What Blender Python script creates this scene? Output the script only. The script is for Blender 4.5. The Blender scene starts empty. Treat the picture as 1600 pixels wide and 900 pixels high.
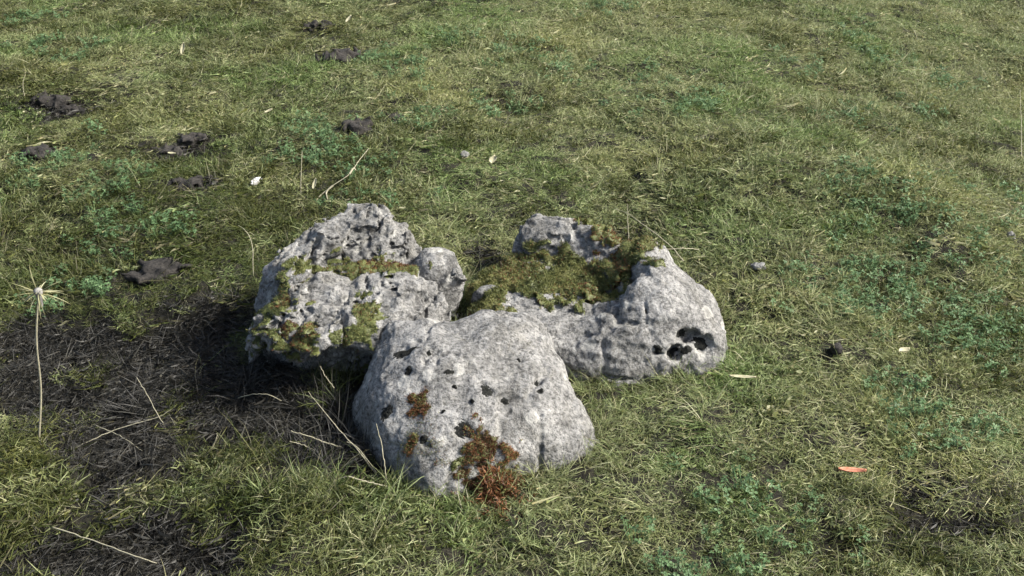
import bpy, math, random
import numpy as np
from math import radians

# ------------------------------------------------------------------ camera, sky, sun, exposure
scene = bpy.context.scene
CAM_H, PITCH, HFOV = 1.55, radians(31.0), radians(48.0)
cam_data = bpy.data.cameras.new('camera')
cam_data.sensor_fit = 'HORIZONTAL'; cam_data.angle = HFOV
cam_data.clip_start = 0.05; cam_data.clip_end = 2000
cam = bpy.data.objects.new('camera', cam_data)
scene.collection.objects.link(cam)
cam.location = (0, 0, CAM_H); cam.rotation_euler = (math.pi / 2 - PITCH, 0, 0)
scene.camera = cam

SUN_EL, SUN_AZ = radians(43.0), radians(94.0)      # azimuth clockwise from +Y (the view direction): from the right, a little behind the stones
sun_dir = np.array([math.sin(SUN_AZ) * math.cos(SUN_EL), math.cos(SUN_AZ) * math.cos(SUN_EL), math.sin(SUN_EL)])
world = bpy.data.worlds.new('World'); scene.world = world; world.use_nodes = True
wn = world.node_tree
bg = wn.nodes['Background']
sky = wn.nodes.new('ShaderNodeTexSky'); sky.sky_type = 'NISHITA'; sky.sun_disc = False
sky.sun_elevation = SUN_EL; sky.sun_rotation = SUN_AZ; sky.air_density = 1.0; sky.dust_density = 4.0; sky.ozone_density = 1.0
wn.links.new(sky.outputs[0], bg.inputs[0]); bg.inputs[1].default_value = 0.08
ld = bpy.data.lights.new('sun', 'SUN'); ld.energy = 3.4; ld.angle = radians(11.0); ld.color = (1.0, 0.975, 0.93)
sun = bpy.data.objects.new('sun', ld); scene.collection.objects.link(sun)
from mathutils import Vector
sun.rotation_euler = Vector(sun_dir).to_track_quat('Z', 'Y').to_euler()
scene.view_settings.view_transform = 'Standard'; scene.view_settings.look = 'None'
scene.view_settings.gamma = 1.0; scene.view_settings.exposure = 1.56
scene.cycles.max_bounces = 6; scene.cycles.diffuse_bounces = 2; scene.cycles.transmission_bounces = 4
scene.cycles.transparent_max_bounces = 4
scene.cycles.use_adaptive_sampling = True; scene.cycles.adaptive_threshold = 0.02

rng = np.random.default_rng(7)
FPX = 800 / math.tan(HFOV / 2)

# ------------------------------------------------------------------ noise in numpy
def _hash(ix, iy, iz, seed):
    h = (ix.astype(np.int64) * 374761393 + iy.astype(np.int64) * 668265263 + iz.astype(np.int64) * 2147483647 + seed * 1274126177) & 0xFFFFFFFF
    h = ((h ^ (h >> 13)) * 1274126177) & 0xFFFFFFFF
    h = ((h ^ (h >> 16)) * 2246822519) & 0xFFFFFFFF
    h = h ^ (h >> 15)
    return (h & 0xFFFFFF) / float(0xFFFFFF)

def vnoise(p, seed=0):                     # value noise, -1..1
    i = np.floor(p); f = p - i; u = f * f * f * (f * (f * 6 - 15) + 10)
    ix, iy, iz = i[..., 0], i[..., 1], i[..., 2]
    out = 0
    for dx in (0, 1):
        wx = u[..., 0] if dx else 1 - u[..., 0]
        for dy in (0, 1):
            wy = u[..., 1] if dy else 1 - u[..., 1]
            for dz in (0, 1):
                wz = u[..., 2] if dz else 1 - u[..., 2]
                out = out + wx * wy * wz * _hash(ix + dx, iy + dy, iz + dz, seed)
    return out * 2 - 1

def fbm(p, octaves=4, seed=0, gain=0.5, lac=2.03):
    a, s, q = 1.0, 0, np.asarray(p, float)
    for k in range(octaves):
        s = s + a * vnoise(q + 17.3 * k, seed + k); a *= gain; q = q * lac
    return s

def ridged(p, octaves=4, seed=0, gain=0.5):
    a, s, q = 1.0, 0, np.asarray(p, float)
    for k in range(octaves):
        s = s + a * (1 - 2 * np.abs(vnoise(q + 9.1 * k, seed + k))); a *= gain; q = q * 2.07
    return s

def worley(p, seed=0):                     # F1 and F2-F1
    i = np.floor(p).astype(np.int64); f = p - i
    d1 = np.full(p.shape[:-1], 9.0); d2 = d1.copy()
    for dx in (-1, 0, 1):
        for dy in (-1, 0, 1):
            for dz in (-1, 0, 1):
                cx, cy, cz = i[..., 0] + dx, i[..., 1] + dy, i[..., 2] + dz
                d = np.sqrt((dx + _hash(cx, cy, cz, seed) - f[..., 0]) ** 2 + (dy + _hash(cx, cy, cz, seed + 1) - f[..., 1]) ** 2
                            + (dz + _hash(cx, cy, cz, seed + 2) - f[..., 2]) ** 2)
                d2 = np.minimum(d2, np.maximum(d, d1)); d1 = np.minimum(d1, d)
    return d1, d2 - d1

def sstep(a, b, x):
    t = np.clip((x - a) / (b - a), 0, 1); return t * t * (3 - 2 * t)

# ------------------------------------------------------------------ the lie of the ground
def ray(px, py):
    d = ((px - 800) / FPX, (450 - py) / FPX, 1.0); c, s = math.cos(PITCH), math.sin(PITCH)
    return np.array([d[0], d[2] * c + d[1] * s, -d[2] * s + d[1] * c])

def at(px, py, z=0.0):
    w = ray(px, py); return np.array([0, 0, CAM_H]) + w * ((z - CAM_H) / w[2])

HOLLOWS = []
def height(x, y):
    x = np.asarray(x, float); y = np.asarray(y, float)
    p = np.stack([x, y, np.zeros_like(x)], -1)
    near = np.exp(-(((x + .02) / .75) ** 2 + ((y - 2.35) / .6) ** 2))
    h = (0.045 * fbm(p * 0.9 + 3.1, 2, 41) + 0.022 * fbm(p * 3.1, 2, 43)) * (1 - 0.9 * near) + 0.010 * fbm(p * 9.0, 2, 47)
    far = np.clip(np.hypot(x, y - 2.5) - 6, 0, 400)
    h = h + 0.9 * (fbm(p * 0.05, 2, 51)) * sstep(0, 40, far)
    # the sward drops away a little on the left and swells on the right behind the stones
    lx = np.clip(-.35 - x, 0, 3); rx = np.clip(x - .45, 0, 3)          # the stones sit on the back of a low rise
    h = h - (.24 * lx * lx / (lx + .35)) * (.25 + .75 * sstep(4.4, 2.4, y)) * sstep(8, 0, lx + np.clip(y - 6, 0, 50)) - .13 * rx * rx / (rx + .4)
    h = h + 0.07 * np.exp(-(((x - .95) / .5) ** 2 + ((y - 3.15) / .28) ** 2))
    for (cx, cy, rx, ry, d, t) in HOLLOWS:
        q = ((x - cx) / rx) ** 2 + ((y - cy) / ry) ** 2
        h = h - d * np.exp(-q * 1.3)
    return h

def thin_mask(x, y):
    t = np.zeros_like(x)
    w = fbm(np.stack([x, y, x * 0], -1) * 11, 3, 61) * .35
    for (cx, cy, rx, ry, d, th) in HOLLOWS:
        q = np.sqrt(((x - cx) / rx) ** 2 + ((y - cy) / ry) ** 2) + w
        t = np.maximum(t, th * sstep(1.15, .55, q))
    return t

def atg(px, py, dz=0.0):                   # the point of the ground that a ray meets, lifted by dz
    w = ray(px, py); z = 0.0
    for _ in range(12):
        p = np.array([0, 0, CAM_H]) + w * ((z - CAM_H) / w[2]); z = float(height(p[0], p[1])) + dz
    return p

# hollows: centre x, y, radius along x, radius along y, depth, thinning of the turf
PENDING = []
def hollow(px, py, rx, ry, depth, thin):
    p = atg(px, py); PENDING.append((p[0], p[1], rx, ry, depth, thin))
for px, py, rr in ((55, 525, .15), (140, 535, .17), (35, 600, .14), (130, 612, .16), (205, 570, .13), (262, 508, .13), (330, 498, .12), (325, 560, .09), (392, 600, .13), (455, 650, .13),
                   (520, 690, .09), (562, 738, .07), (170, 672, .11), (232, 662, .09), (200, 720, .11), (160, 762, .07), (330, 690, .05), (262, 742, .045), (92, 862, .10), (170, 880, .12),
                   (232, 822, .09), (292, 842, .10), (342, 868, .09), (268, 884, .09), (372, 822, .05), (432, 745, .06)):
    hollow(px, py, rr * 1.28, rr * .85, .026, .95)
hollow(242, 428, .12, .07, .05, .9)
hollow(95, 168, .15, .08, .05, .9)
hollow(65, 238, .12, .07, .045, .85)
hollow(280, 232, .12, .08, .04, .85)
hollow(302, 286, .11, .07, .045, .9)
hollow(528, 94, .11, .08, .045, .9)
hollow(495, 57, .07, .05, .04, .75)
hollow(560, 207, .07, .07, .045, .9)
hollow(1456, 752, .05, .035, .04, .85); hollow(1428, 775, .045, .03, .035, .8)
hollow(1425, 818, .09, .04, .04, .85)
hollow(1525, 812, .07, .04, .035, .8)
hollow(1330, 860, .09, .05, .03, .4)
hollow(1310, 572, .05, .03, .025, .5)
hollow(1280, 140, .16, .08, .03, .2)
hollow(760, 410, .07, .10, .03, .6)

HOLLOWS += PENDING

# ------------------------------------------------------------------ helpers for objects
col = scene.collection
def tag(o, label=None, cat=None, group=None, kind=None):
    if label: o['label'] = label
    if cat: o['category'] = cat
    if group: o['group'] = group
    if kind: o['kind'] = kind
    return o

def mesh_np(name, V, F, mat=None, smooth=True, attrs=None):
    """V (n,3), F (m,k) with one k for all"""
    me = bpy.data.meshes.new(name); V = np.ascontiguousarray(V, np.float32); F = np.ascontiguousarray(F, np.int32)
    k = F.shape[1]
    me.vertices.add(len(V)); me.vertices.foreach_set('co', V.ravel())
    me.loops.add(F.size); me.loops.foreach_set('vertex_index', F.ravel())
    me.polygons.add(len(F)); me.polygons.foreach_set('loop_start', np.arange(0, F.size, k, dtype=np.int32))
    me.polygons.foreach_set('use_smooth', np.full(len(F), smooth))
    for an, arr in (attrs or {}).items():
        a = me.color_attributes.new(an, 'FLOAT_COLOR', 'POINT')
        c = np.ones((len(V), 4), np.float32); c[:, :arr.shape[1]] = arr; a.data.foreach_set('color', c.ravel())
    me.update(calc_edges=True); me.validate()
    if mat: me.materials.append(mat)
    return me

def obj(name, me, parent=None, loc=None):
    o = bpy.data.objects.new(name, me); col.objects.link(o)
    if loc is not None: o.location = loc
    if parent is not None: o.parent = parent
    return o

def surface_nets(fun, lo, hi, step):
    ax = [np.arange(lo[i], hi[i] + step, step) for i in range(3)]
    X = np.empty([len(a) for a in ax])
    n = X.shape; cstep = step * 2                 # the shape is sampled on a grid twice as wide and interpolated
    cax = [lo[i] + cstep * np.arange((n[i] + 2) // 2 + 1) for i in range(3)]
    D = fun(np.stack(np.meshgrid(*cax, indexing='ij'), -1))
    for a in range(3):
        D = np.moveaxis(D, a, 0); E = np.empty((2 * len(D) - 1,) + D.shape[1:]); E[::2] = D; E[1::2] = .5 * (D[1:] + D[:-1])
        D = np.moveaxis(E, 0, a)
    D = D[:n[0], :n[1], :n[2]]; S = D < 0
    cs = tuple(m - 1 for m in n)
    acc = np.zeros(cs + (3,)); cnt = np.zeros(cs)
    sl = lambda o, a: slice(o, n[a] - 1 + o)
    cor = [(a, b, c) for a in (0, 1) for b in (0, 1) for c in (0, 1)]
    for c0 in cor:
        for a in range(3):
            if c0[a]: continue
            c1 = list(c0); c1[a] = 1
            A = D[sl(c0[0], 0), sl(c0[1], 1), sl(c0[2], 2)]; B = D[sl(c1[0], 0), sl(c1[1], 1), sl(c1[2], 2)]
            m = (A < 0) != (B < 0)
            if not m.any(): continue
            t = np.zeros(cs); t[m] = A[m] / (A[m] - B[m])
            for b in range(3):
                acc[..., b] += np.where(m, c0[b] + (t if b == a else 0), 0)
            cnt += m
    act = cnt > 0; idx = -np.ones(cs, np.int64); idx[act] = np.arange(act.sum())
    ijk = np.argwhere(act)
    V = np.array(lo) + (ijk + acc[act] / cnt[act][:, None]) * step
    quads = []
    for a in range(3):
        b, c = (a + 1) % 3, (a + 2) % 3
        s0 = [slice(1, n[k] - 1) for k in range(3)]; s0[a] = slice(0, n[a] - 1)
        s1 = list(s0); s1[a] = slice(1, n[a])
        A, B = S[tuple(s0)], S[tuple(s1)]
        for flip, m in ((False, A & ~B), (True, ~A & B)):
            q = np.argwhere(m)
            if not len(q): continue
            o = np.zeros(3, int); o[b] = 1; o[c] = 1
            q = q + o
            def cell(db, dc):
                r = q.copy(); r[:, b] -= db; r[:, c] -= dc; return idx[r[:, 0], r[:, 1], r[:, 2]]
            f = np.stack([cell(1, 1), cell(0, 1), cell(0, 0), cell(1, 0)], -1)
            quads.append(f[:, ::-1] if flip else f)
    F = np.concatenate(quads); F = F[(F >= 0).all(1)]
    return V, F

def normals(V, F):
    N = np.zeros_like(V); fn = np.cross(V[F[:, 2]] - V[F[:, 0]], V[F[:, 3]] - V[F[:, 1]])
    for k in range(4): np.add.at(N, F[:, k], fn)
    return N / (np.linalg.norm(N, axis=1, keepdims=True) + 1e-12)

def rot_z(a):
    c, s = math.cos(a), math.sin(a); return np.array([[c, -s, 0], [s, c, 0], [0, 0, 1.]])
def rot_x(a):
    c, s = math.cos(a), math.sin(a); return np.array([[1, 0, 0], [0, c, -s], [0, s, c]])
def rot_y(a):
    c, s = math.cos(a), math.sin(a); return np.array([[c, 0, s], [0, 1, 0], [-s, 0, c]])

def blob(P, c, r, n=2.0, R=None):          # rounded block: distance-like value to a superellipsoid
    q = P - np.array(c)
    if R is not None: q = q @ R
    q = np.abs(q / np.array(r)) + 1e-6
    k = (q ** n).sum(-1) ** (1.0 / n)
    return (k - 1) * (min(r) * .55 + .45 * np.mean(r))

def smin(a, b, k):
    h = np.clip(.5 + .5 * (b - a) / k, 0, 1); return b * (1 - h) + a * h - k * h * (1 - h)
def smax(a, b, k): return -smin(-a, -b, k)
def band(P, D, fn, w=.07):                 # add fn(points) to D only near the surface
    m = np.abs(D) < w; D = D.copy(); D[m] += fn(P[m]); return D

# ------------------------------------------------------------------ materials
def mat_new(name):
    m = bpy.data.materials.new(name); m.use_nodes = True; nt = m.node_tree; nt.nodes.clear()
    out = nt.nodes.new('ShaderNodeOutputMaterial'); return m, nt, out
def N(nt, t, **kw):
    n = nt.nodes.new(t)
    for k, v in kw.items():
        if k.startswith('i_'): n.inputs[k[2:].replace('_', ' ')].default_value = v
        else: setattr(n, k, v)
    return n
def ramp(nt, fac, stops):
    r = nt.nodes.new('ShaderNodeValToRGB'); e = r.color_ramp.elements
    while len(e) < len(stops): e.new(.5)
    for k, (p, c) in enumerate(stops):
        e[k].position = p; e[k].color = (*c, 1) if len(c) == 3 else c
    nt.links.new(fac, r.inputs[0]); return r
def noise(nt, vec, scale, detail=4, rough=.55, dist=0.0):
    n = N(nt, 'ShaderNodeTexNoise'); n.inputs['Scale'].default_value = scale; n.inputs['Detail'].default_value = detail
    n.inputs['Roughness'].default_value = rough; n.inputs['Distortion'].default_value = dist
    nt.links.new(vec, n.inputs['Vector']); return n
def mix(nt, fac, a, b, mode='MIX'):
    m = N(nt, 'ShaderNodeMix', data_type='RGBA', blend_type=mode)
    for s, v in ((0, fac), (6, a), (7, b)):
        if hasattr(v, 'is_output'): nt.links.new(v, m.inputs[s])
        else: m.inputs[s].default_value = v if s == 0 else (*v, 1)
    return m.outputs[2]

def rock_material(name, dark, mid, pale, lichen=.5, speck=.5, scale=1.0, ochre=.15):
    m, nt, out = mat_new(name)
    g = N(nt, 'ShaderNodeNewGeometry'); P = g.outputs['Position']
    big = noise(nt, P, 8 * scale, 7, .68, .6)
    c = ramp(nt, big.outputs[0], [(.32, dark), (.5, mid), (.68, pale)]).outputs[0]
    fine = noise(nt, P, 150 * scale, 4, .75)
    fr = ramp(nt, fine.outputs[0], [(.38, (.10, .10, .10)), (.49, (.66, .66, .66)), (.60, (1, 1, 1))]).outputs[0]
    c = mix(nt, speck, c, fr, 'MULTIPLY')
    med = noise(nt, P, 42 * scale, 5, .7, .4)
    mr = ramp(nt, med.outputs[0], [(.36, (.30, .30, .31)), (.52, (1, 1, 1))]).outputs[0]
    c = mix(nt, .55, c, mr, 'MULTIPLY')
    # pale crust lichen
    vo = noise(nt, P, 26 * scale, 6, .72, .8)
    lr = ramp(nt, vo.outputs[0], [(.54, (0, 0, 0)), (.62, (1, 1, 1))]).outputs[0]
    lm = N(nt, 'ShaderNodeMath', operation='MULTIPLY'); nt.links.new(lr, lm.inputs[0]); lm.inputs[1].default_value = lichen
    c = mix(nt, lm.outputs[0], c, (.37, .367, .35))
    # old water stains and broad pale blotches
    st = noise(nt, P, 6.5 * scale, 8, .7, 1.2)
    sr = ramp(nt, st.outputs[0], [(.50, (1, 1, 1)), (.62, (.62, .61, .58))]).outputs[0]
    c = mix(nt, .8, c, sr, 'MULTIPLY')
    vr = N(nt, 'ShaderNodeTexVoronoi', feature='F1'); vr.inputs['Scale'].default_value = 17 * scale; vr.inputs['Randomness'].default_value = 1.0
    wob = N(nt, 'ShaderNodeMixRGB'); wob.inputs[0].default_value = .035; nt.links.new(P, wob.inputs[1]); nt.links.new(med.outputs['Color'], wob.inputs[2])
    nt.links.new(wob.outputs[0], vr.inputs['Vector'])
    rg_ = ramp(nt, vr.outputs['Distance'], [(.10, (.5, .5, .5)), (.24, (1, 1, 1)), (.30, (0, 0, 0))]).outputs[0]
    cellsel = ramp(nt, vr.outputs['Color'], [(.60, (0, 0, 0)), (.64, (1, 1, 1))]).outputs[0]
    bl = mix(nt, 1.0, rg_, cellsel, 'MULTIPLY'); bm = N(nt, 'ShaderNodeMath', operation='MULTIPLY'); nt.links.new(bl, bm.inputs[0]); bm.inputs[1].default_value = .55
    c = mix(nt, bm.outputs[0], c, (.42, .415, .385))
    # scattered ochre-olive film
    oc = noise(nt, P, 14 * scale + 3, 6, .75, .5)
    orr = ramp(nt, oc.outputs[0], [(.60, (0, 0, 0)), (.72, (1, 1, 1))]).outputs[0]
    om = N(nt, 'ShaderNodeMath', operation='MULTIPLY'); nt.links.new(orr, om.inputs[0]); om.inputs[1].default_value = ochre
    c = mix(nt, om.outputs[0], c, (.21, .19, .085)); c = mix(nt, 1.0, c, (1.012, 1.0, .972), 'MULTIPLY')
    b = N(nt, 'ShaderNodeBsdfPrincipled'); nt.links.new(c, b.inputs['Base Color'])
    b.inputs['Roughness'].default_value = .92; b.inputs['Specular IOR Level'].default_value = .18
    add = N(nt, 'ShaderNodeMath', operation='MULTIPLY_ADD'); nt.links.new(med.outputs[0], add.inputs[0]); add.inputs[1].default_value = 1.6
    nt.links.new(fine.outputs[0], add.inputs[2])
    bu = N(nt, 'ShaderNodeBump'); bu.inputs['Strength'].default_value = .9; bu.inputs['Distance'].default_value = .005
    nt.links.new(add.outputs[0], bu.inputs['Height']); nt.links.new(bu.outputs[0], b.inputs['Normal'])
    nt.links.new(b.outputs[0], out.inputs[0]); return m

def blade_material(name, cols, dry, patch=True, trans=.28, dryness=.0):
    """tint attribute: r = random per blade, g = place along the blade, b = 1 where the blade is dead"""
    m, nt, out = mat_new(name)
    at_ = N(nt, 'ShaderNodeAttribute', attribute_name='tint'); sp = N(nt, 'ShaderNodeSeparateColor'); nt.links.new(at_.outputs['Color'], sp.inputs[0])
    c = ramp(nt, sp.outputs[0], [(i / (len(cols) - 1), k) for i, k in enumerate(cols)]).outputs[0]
    if patch:
        g = N(nt, 'ShaderNodeNewGeometry')
        n1 = noise(nt, g.outputs['Position'], 1.7, 4, .6)
        pr = ramp(nt, n1.outputs[0], [(.36, (.80, .98, .74)), (.5, (1, 1, 1)), (.66, (1.14, 1.08, .98))]).outputs[0]
        c = mix(nt, 1.0, c, pr, 'MULTIPLY')
    d = ramp(nt, sp.outputs[0], [(0, dry[0]), (.5, dry[1]), (1, dry[2])]).outputs[0]
    c = mix(nt, sp.outputs[2], c, d)
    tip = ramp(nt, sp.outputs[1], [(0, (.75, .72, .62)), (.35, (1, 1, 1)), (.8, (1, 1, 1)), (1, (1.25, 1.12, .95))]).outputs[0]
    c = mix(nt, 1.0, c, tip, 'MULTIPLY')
    b = N(nt, 'ShaderNodeBsdfPrincipled'); nt.links.new(c, b.inputs['Base Color'])
    b.inputs['Roughness'].default_value = .55; b.inputs['Specular IOR Level'].default_value = .3
    t = N(nt, 'ShaderNodeBsdfTranslucent'); nt.links.new(c, t.inputs[0])
    ms = N(nt, 'ShaderNodeMixShader'); ms.inputs[0].default_value = trans
    nt.links.new(b.outputs[0], ms.inputs[1]); nt.links.new(t.outputs[0], ms.inputs[2]); nt.links.new(ms.outputs[0], out.inputs[0])
    return m

def plain_material(name, c1, c2, scale=60, rough=.8, bump=.4, dist=.003):
    m, nt, out = mat_new(name)
    g = N(nt, 'ShaderNodeNewGeometry'); n = noise(nt, g.outputs['Position'], scale, 5, .65)
    c = ramp(nt, n.outputs[0], [(.33, c1), (.67, c2)]).outputs[0]
    b = N(nt, 'ShaderNodeBsdfPrincipled'); nt.links.new(c, b.inputs['Base Color']); b.inputs['Roughness'].default_value = rough
    b.inputs['Specular IOR Level'].default_value = .2
    bu = N(nt, 'ShaderNodeBump'); bu.inputs['Strength'].default_value = bump; bu.inputs['Distance'].default_value = dist
    nt.links.new(n.outputs[0], bu.inputs['Height']); nt.links.new(bu.outputs[0], b.inputs['Normal'])
    nt.links.new(b.outputs[0], out.inputs[0]); return m

M = {}
M['rock_pale'] = rock_material('weathered_pale_stone', (.155, .154, .148), (.245, .243, .235), (.325, .322, .31), .42, .75, .85, .12)
M['rock_dome'] = rock_material('lichened_pale_stone', (.155, .154, .148), (.235, .233, .225), (.325, .322, .31), .45, .75, .95, .12)
M['rock_crag'] = rock_material('craggy_grey_stone', (.115, .114, .110), (.235, .233, .224), (.35, .347, .333), .42, .75, .95, .15)
M['rock_moss'] = rock_material('grey_mossy_stone', (.10, .10, .10), (.19, .19, .185), (.28, .28, .27), .4, .8, 1.0, .18)
GREENS = [(.064, .088, .031), (.128, .160, .060), (.196, .227, .094), (.258, .279, .134), (.345, .350, .200)]
STRAW = [(.20, .19, .095), (.30, .29, .16), (.43, .42, .27)]
SHADE_GREENS = [(.024, .034, .008), (.042, .056, .013), (.064, .077, .020), (.090, .100, .028), (.140, .146, .052)]
M['grass'] = blade_material('pale_grass_blades', GREENS, STRAW, trans=.34)
M['shade_tone'] = blade_material('shade_toned_grass_blades', SHADE_GREENS, [(.05, .046, .024), (.10, .094, .05), (.22, .21, .13)], trans=.30)  # darker blades that put the left side's shade into colour
M['deep_shade'] = blade_material('deep_shade_grass_blades', [(.009, .009, .008), (.016, .016, .013), (.026, .025, .021), (.042, .040, .034), (.080, .077, .066)], [(.014, .013, .012), (.028, .027, .024), (.10, .096, .080)], patch=False, trans=.2)  # near-black blades that paint the shade of the hollows
M['moss'] = blade_material('moss_leaves', [(.044, .053, .016), (.090, .102, .030), (.145, .150, .048), (.22, .215, .085)],
                           [(.055, .022, .009), (.120, .050, .019), (.22, .100, .042)], patch=False, trans=.15)
M['straw'] = blade_material('dry_straw', [STRAW[0], STRAW[1], STRAW[2]], STRAW, patch=False, trans=.15)
M['rust'] = blade_material('rust_brown_dead_leaves', [(.040, .018, .008), (.085, .040, .018), (.16, .085, .038)], [(.05, .022, .010), (.11, .055, .024), (.20, .115, .055)], patch=False, trans=.15)
M['soil'] = plain_material('dark_soil_and_thatch', (.007, .0065, .005), (.024, .022, .014), 75, .95, .8, .012)
M['clod'] = plain_material('dark_earth', (.012, .011, .010), (.042, .038, .033), 120, .9, .8, .004)
M['black_patch'] = plain_material('black_patches', (.006, .006, .006), (.020, .021, .017), 300, .95, .9, .004)
M['white_stone'] = plain_material('white_chalky_stone', (.30, .29, .27), (.52, .51, .48), 90, .8)
M['stalk'] = plain_material('dry_pale_stalk', (.20, .185, .125), (.33, .305, .215), 140, .7, .3, .001)
M['seed_head'] = plain_material('dry_grey_seed_head', (.14, .135, .12), (.28, .27, .25), 220, .8, .5, .001)
M['leaf_pale'] = plain_material('pale_dead_leaf', (.27, .25, .15), (.41, .385, .26), 90, .6, .3, .001)
M['leaf_orange'] = plain_material('orange_dead_leaf', (.34, .13, .07), (.56, .26, .17), 110, .55, .3, .001)

# ------------------------------------------------------------------ ground
def axis(lo, hi, step, far):
    core = np.arange(lo, hi + step / 2, step); out = [hi]; s = step
    while out[-1] < far: s *= 1.22; out.append(out[-1] + s)
    o2 = [lo]; s = step
    while o2[-1] > -far: s *= 1.22; o2.append(o2[-1] - s)
    return np.concatenate([np.array(o2[1:])[::-1], core, np.array(out[1:])])
gx = axis(-2.7, 2.7, .018, 400); gy = axis(1.0, 5.9, .018, 400)
GX, GY = np.meshgrid(gx, gy, indexing='ij')
GZ = height(GX, GY)
fine = (np.abs(GX) < 3.2) & (GY > .5) & (GY < 6.5)
GZ[fine] += .006 * fbm(np.stack([GX, GY, GX * 0], -1)[fine] * 38, 3, 71)
nx, ny = len(gx), len(gy)
I = np.arange(nx * ny).reshape(nx, ny)
F = np.stack([I[:-1, :-1], I[1:, :-1], I[1:, 1:], I[:-1, 1:]], -1).reshape(-1, 4)
ground = obj('ground', mesh_np('ground', np.stack([GX, GY, GZ], -1).reshape(-1, 3), F, M['soil']))
tag(ground, 'dark earth and thatch under the pasture turf', kind='structure')

# ------------------------------------------------------------------ the boulders, as solid shapes
STRATA = rot_z(radians(40)) @ rot_y(radians(-22))      # bedding planes of the craggy stone
def sd_front(P):
    D = P[..., 2] * -1 - .09
    for c, n, k in (((.005, 1.828, .0), (.37, -.92, .16), .03), ((-.265, 1.885, .0), (-.86, -.49, -.06), .05), ((.158, 2.030, .05), (.90, .40, .06), .05),
                    ((-.10, 2.250, .05), (-.10, .96, .25), .05), ((-.325, 2.06, .09), (-.84, .20, .50), .06), ((-.05, 1.945, .148), (.03, -.40, .917), .07),
                    ((-.08, 2.12, .170), (.03, .06, .994), .045), ((.105, 2.00, .120), (.60, -.08, .80), .11), ((-.255, 1.93, .115), (-.50, -.34, .80), .08)):
        n = np.array(n); n = n / np.linalg.norm(n)
        D = smax(D, (P - np.array(c)) @ n, k)
    return D
def sd_left(P):
    low = blob(P, (-.385, 2.290, .000), (.222, .165, .168), 2.5, rot_z(radians(12)))
    up = blob(P, (-.390, 2.530, .02), (.165, .145, .195), 2.3, rot_z(radians(35)))
    pk = blob(P, (-.322, 2.555, .06), (.098, .085, .165), 2.2)
    wl = blob(P, (-.520, 2.420, .00), (.095, .150, .160), 2.2, rot_z(radians(20)))
    fl = blob(P, (-.520, 2.230, .03), (.10, .095, .105), 2.2)
    D = smin(smin(smin(low, up, .035), pk, .03), smin(wl, fl, .04), .03)
    D = smax(D, -blob(P, (-.41, 2.405, .20), (.13, .030, .060), 2, rot_z(radians(14))), .03)       # ledge between the two masses
    D = smax(D, -blob(P, (-.44, 2.100, -.01), (.38, .130, .118), 2, rot_z(radians(8))), .03)       # undercut front
    D = smax(D, -blob(P, (-.245, 2.175, .05), (.055, .10, .05), 2, rot_z(radians(-50))), .02)
    D = smax(D, -blob(P, (-.580, 2.150, -.01), (.150, .150, .100), 2), .03)
    D = smin(D, blob(P, (-.194, 2.465, .075), (.066, .072, .098), 2.4, rot_z(radians(20)) @ rot_y(radians(10))), .018)   # round lobe on its right end
    return D
def march(sd, px, py):                     # where a line of sight meets a shape
    w = ray(px, py); w = w / np.linalg.norm(w); t = np.linspace(1.4, 3.6, 1400)
    d = sd(np.array([0, 0, CAM_H]) + t[:, None] * w)
    k = np.argmax(d < 0)
    return np.array([0, 0, CAM_H]) + t[k] * w, w
def sd_right_mass(P):
    led = blob(P, (.130, 2.335, -.015), (.225, .125, .105), 2.6, rot_z(radians(-16)))
    mid = blob(P, (.110, 2.490, -.02), (.225, .160, .118), 2.5)
    rdg = blob(P, (.115, 2.655, .02), (.105, .085, .145), 2.4, rot_z(radians(-20)))
    rd2 = blob(P, (.205, 2.590, .02), (.115, .075, .148), 2.4, rot_z(radians(-35)))
    rim = blob(P, (.300, 2.500, .005), (.110, .105, .160), 2.4, rot_z(radians(-45)))
    tip = blob(P, (.250, 2.235, -.02), (.080, .070, .075), 2.4)
    D = smin(smin(led, mid, .03), smin(rdg, rd2, .03), .03); D = smin(smin(D, tip, .03), rim, .03)
    dm = blob(P, (.412, 2.320, -.01), (.108, .135, .175), 2.6, rot_x(radians(-6)))
    dm = smin(dm, blob(P, (.345, 2.390, .005), (.095, .150, .172), 2.6), .05)
    dm = smax(dm, (P - np.array([.455, 2.36, .125])) @ np.array([.66, .16, .73]), .06)
    dm = smax(dm, (P - np.array([.40, 2.25, .13])) @ np.array([.18, -.62, .76]), .05)
    D = smin(D, dm, .05)
    D = smin(D, blob(P, (.285, 2.290, -.02), (.120, .110, .120), 2.5), .04)
    D = smax(D, -blob(P, (.07, 2.48, .150), (.16, .09, .045), 2), .03)
    D = smax(D, -blob(P, (.305, 2.300, .11), (.008, .11, .05), 2, rot_z(radians(8))), .012)        # crack between ledge and dome
    return D
HOLES = []
for px, py, rr in ((1062, 522, .022), (1084, 528, .024), (1102, 542, .020), (1050, 553, .024), (1030, 549, .016)):
    hit, w = march(sd_right_mass, px, py); HOLES.append((hit + w * .004, rr))
def sd_moss(P):
    D = sd_right_mass(P); hn = np.zeros(P.shape[:-1]); m = np.linalg.norm(P - HOLES[0][0], axis=-1) < .12; hn[m] = fbm(P[m] * 55, 3, 139)
    for c, rr in HOLES: D = smax(D, -(blob(P, c, (rr, rr * 1.7, rr * .95), 2) + .007 * hn), .006)               # dark hollows at the foot
    return D
BOULDERS = [sd_front, sd_left, sd_moss]
def sd_all(P):
    D = BOULDERS[0](P)
    for f in BOULDERS[1:]: D = np.minimum(D, f(P))
    return D

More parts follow.
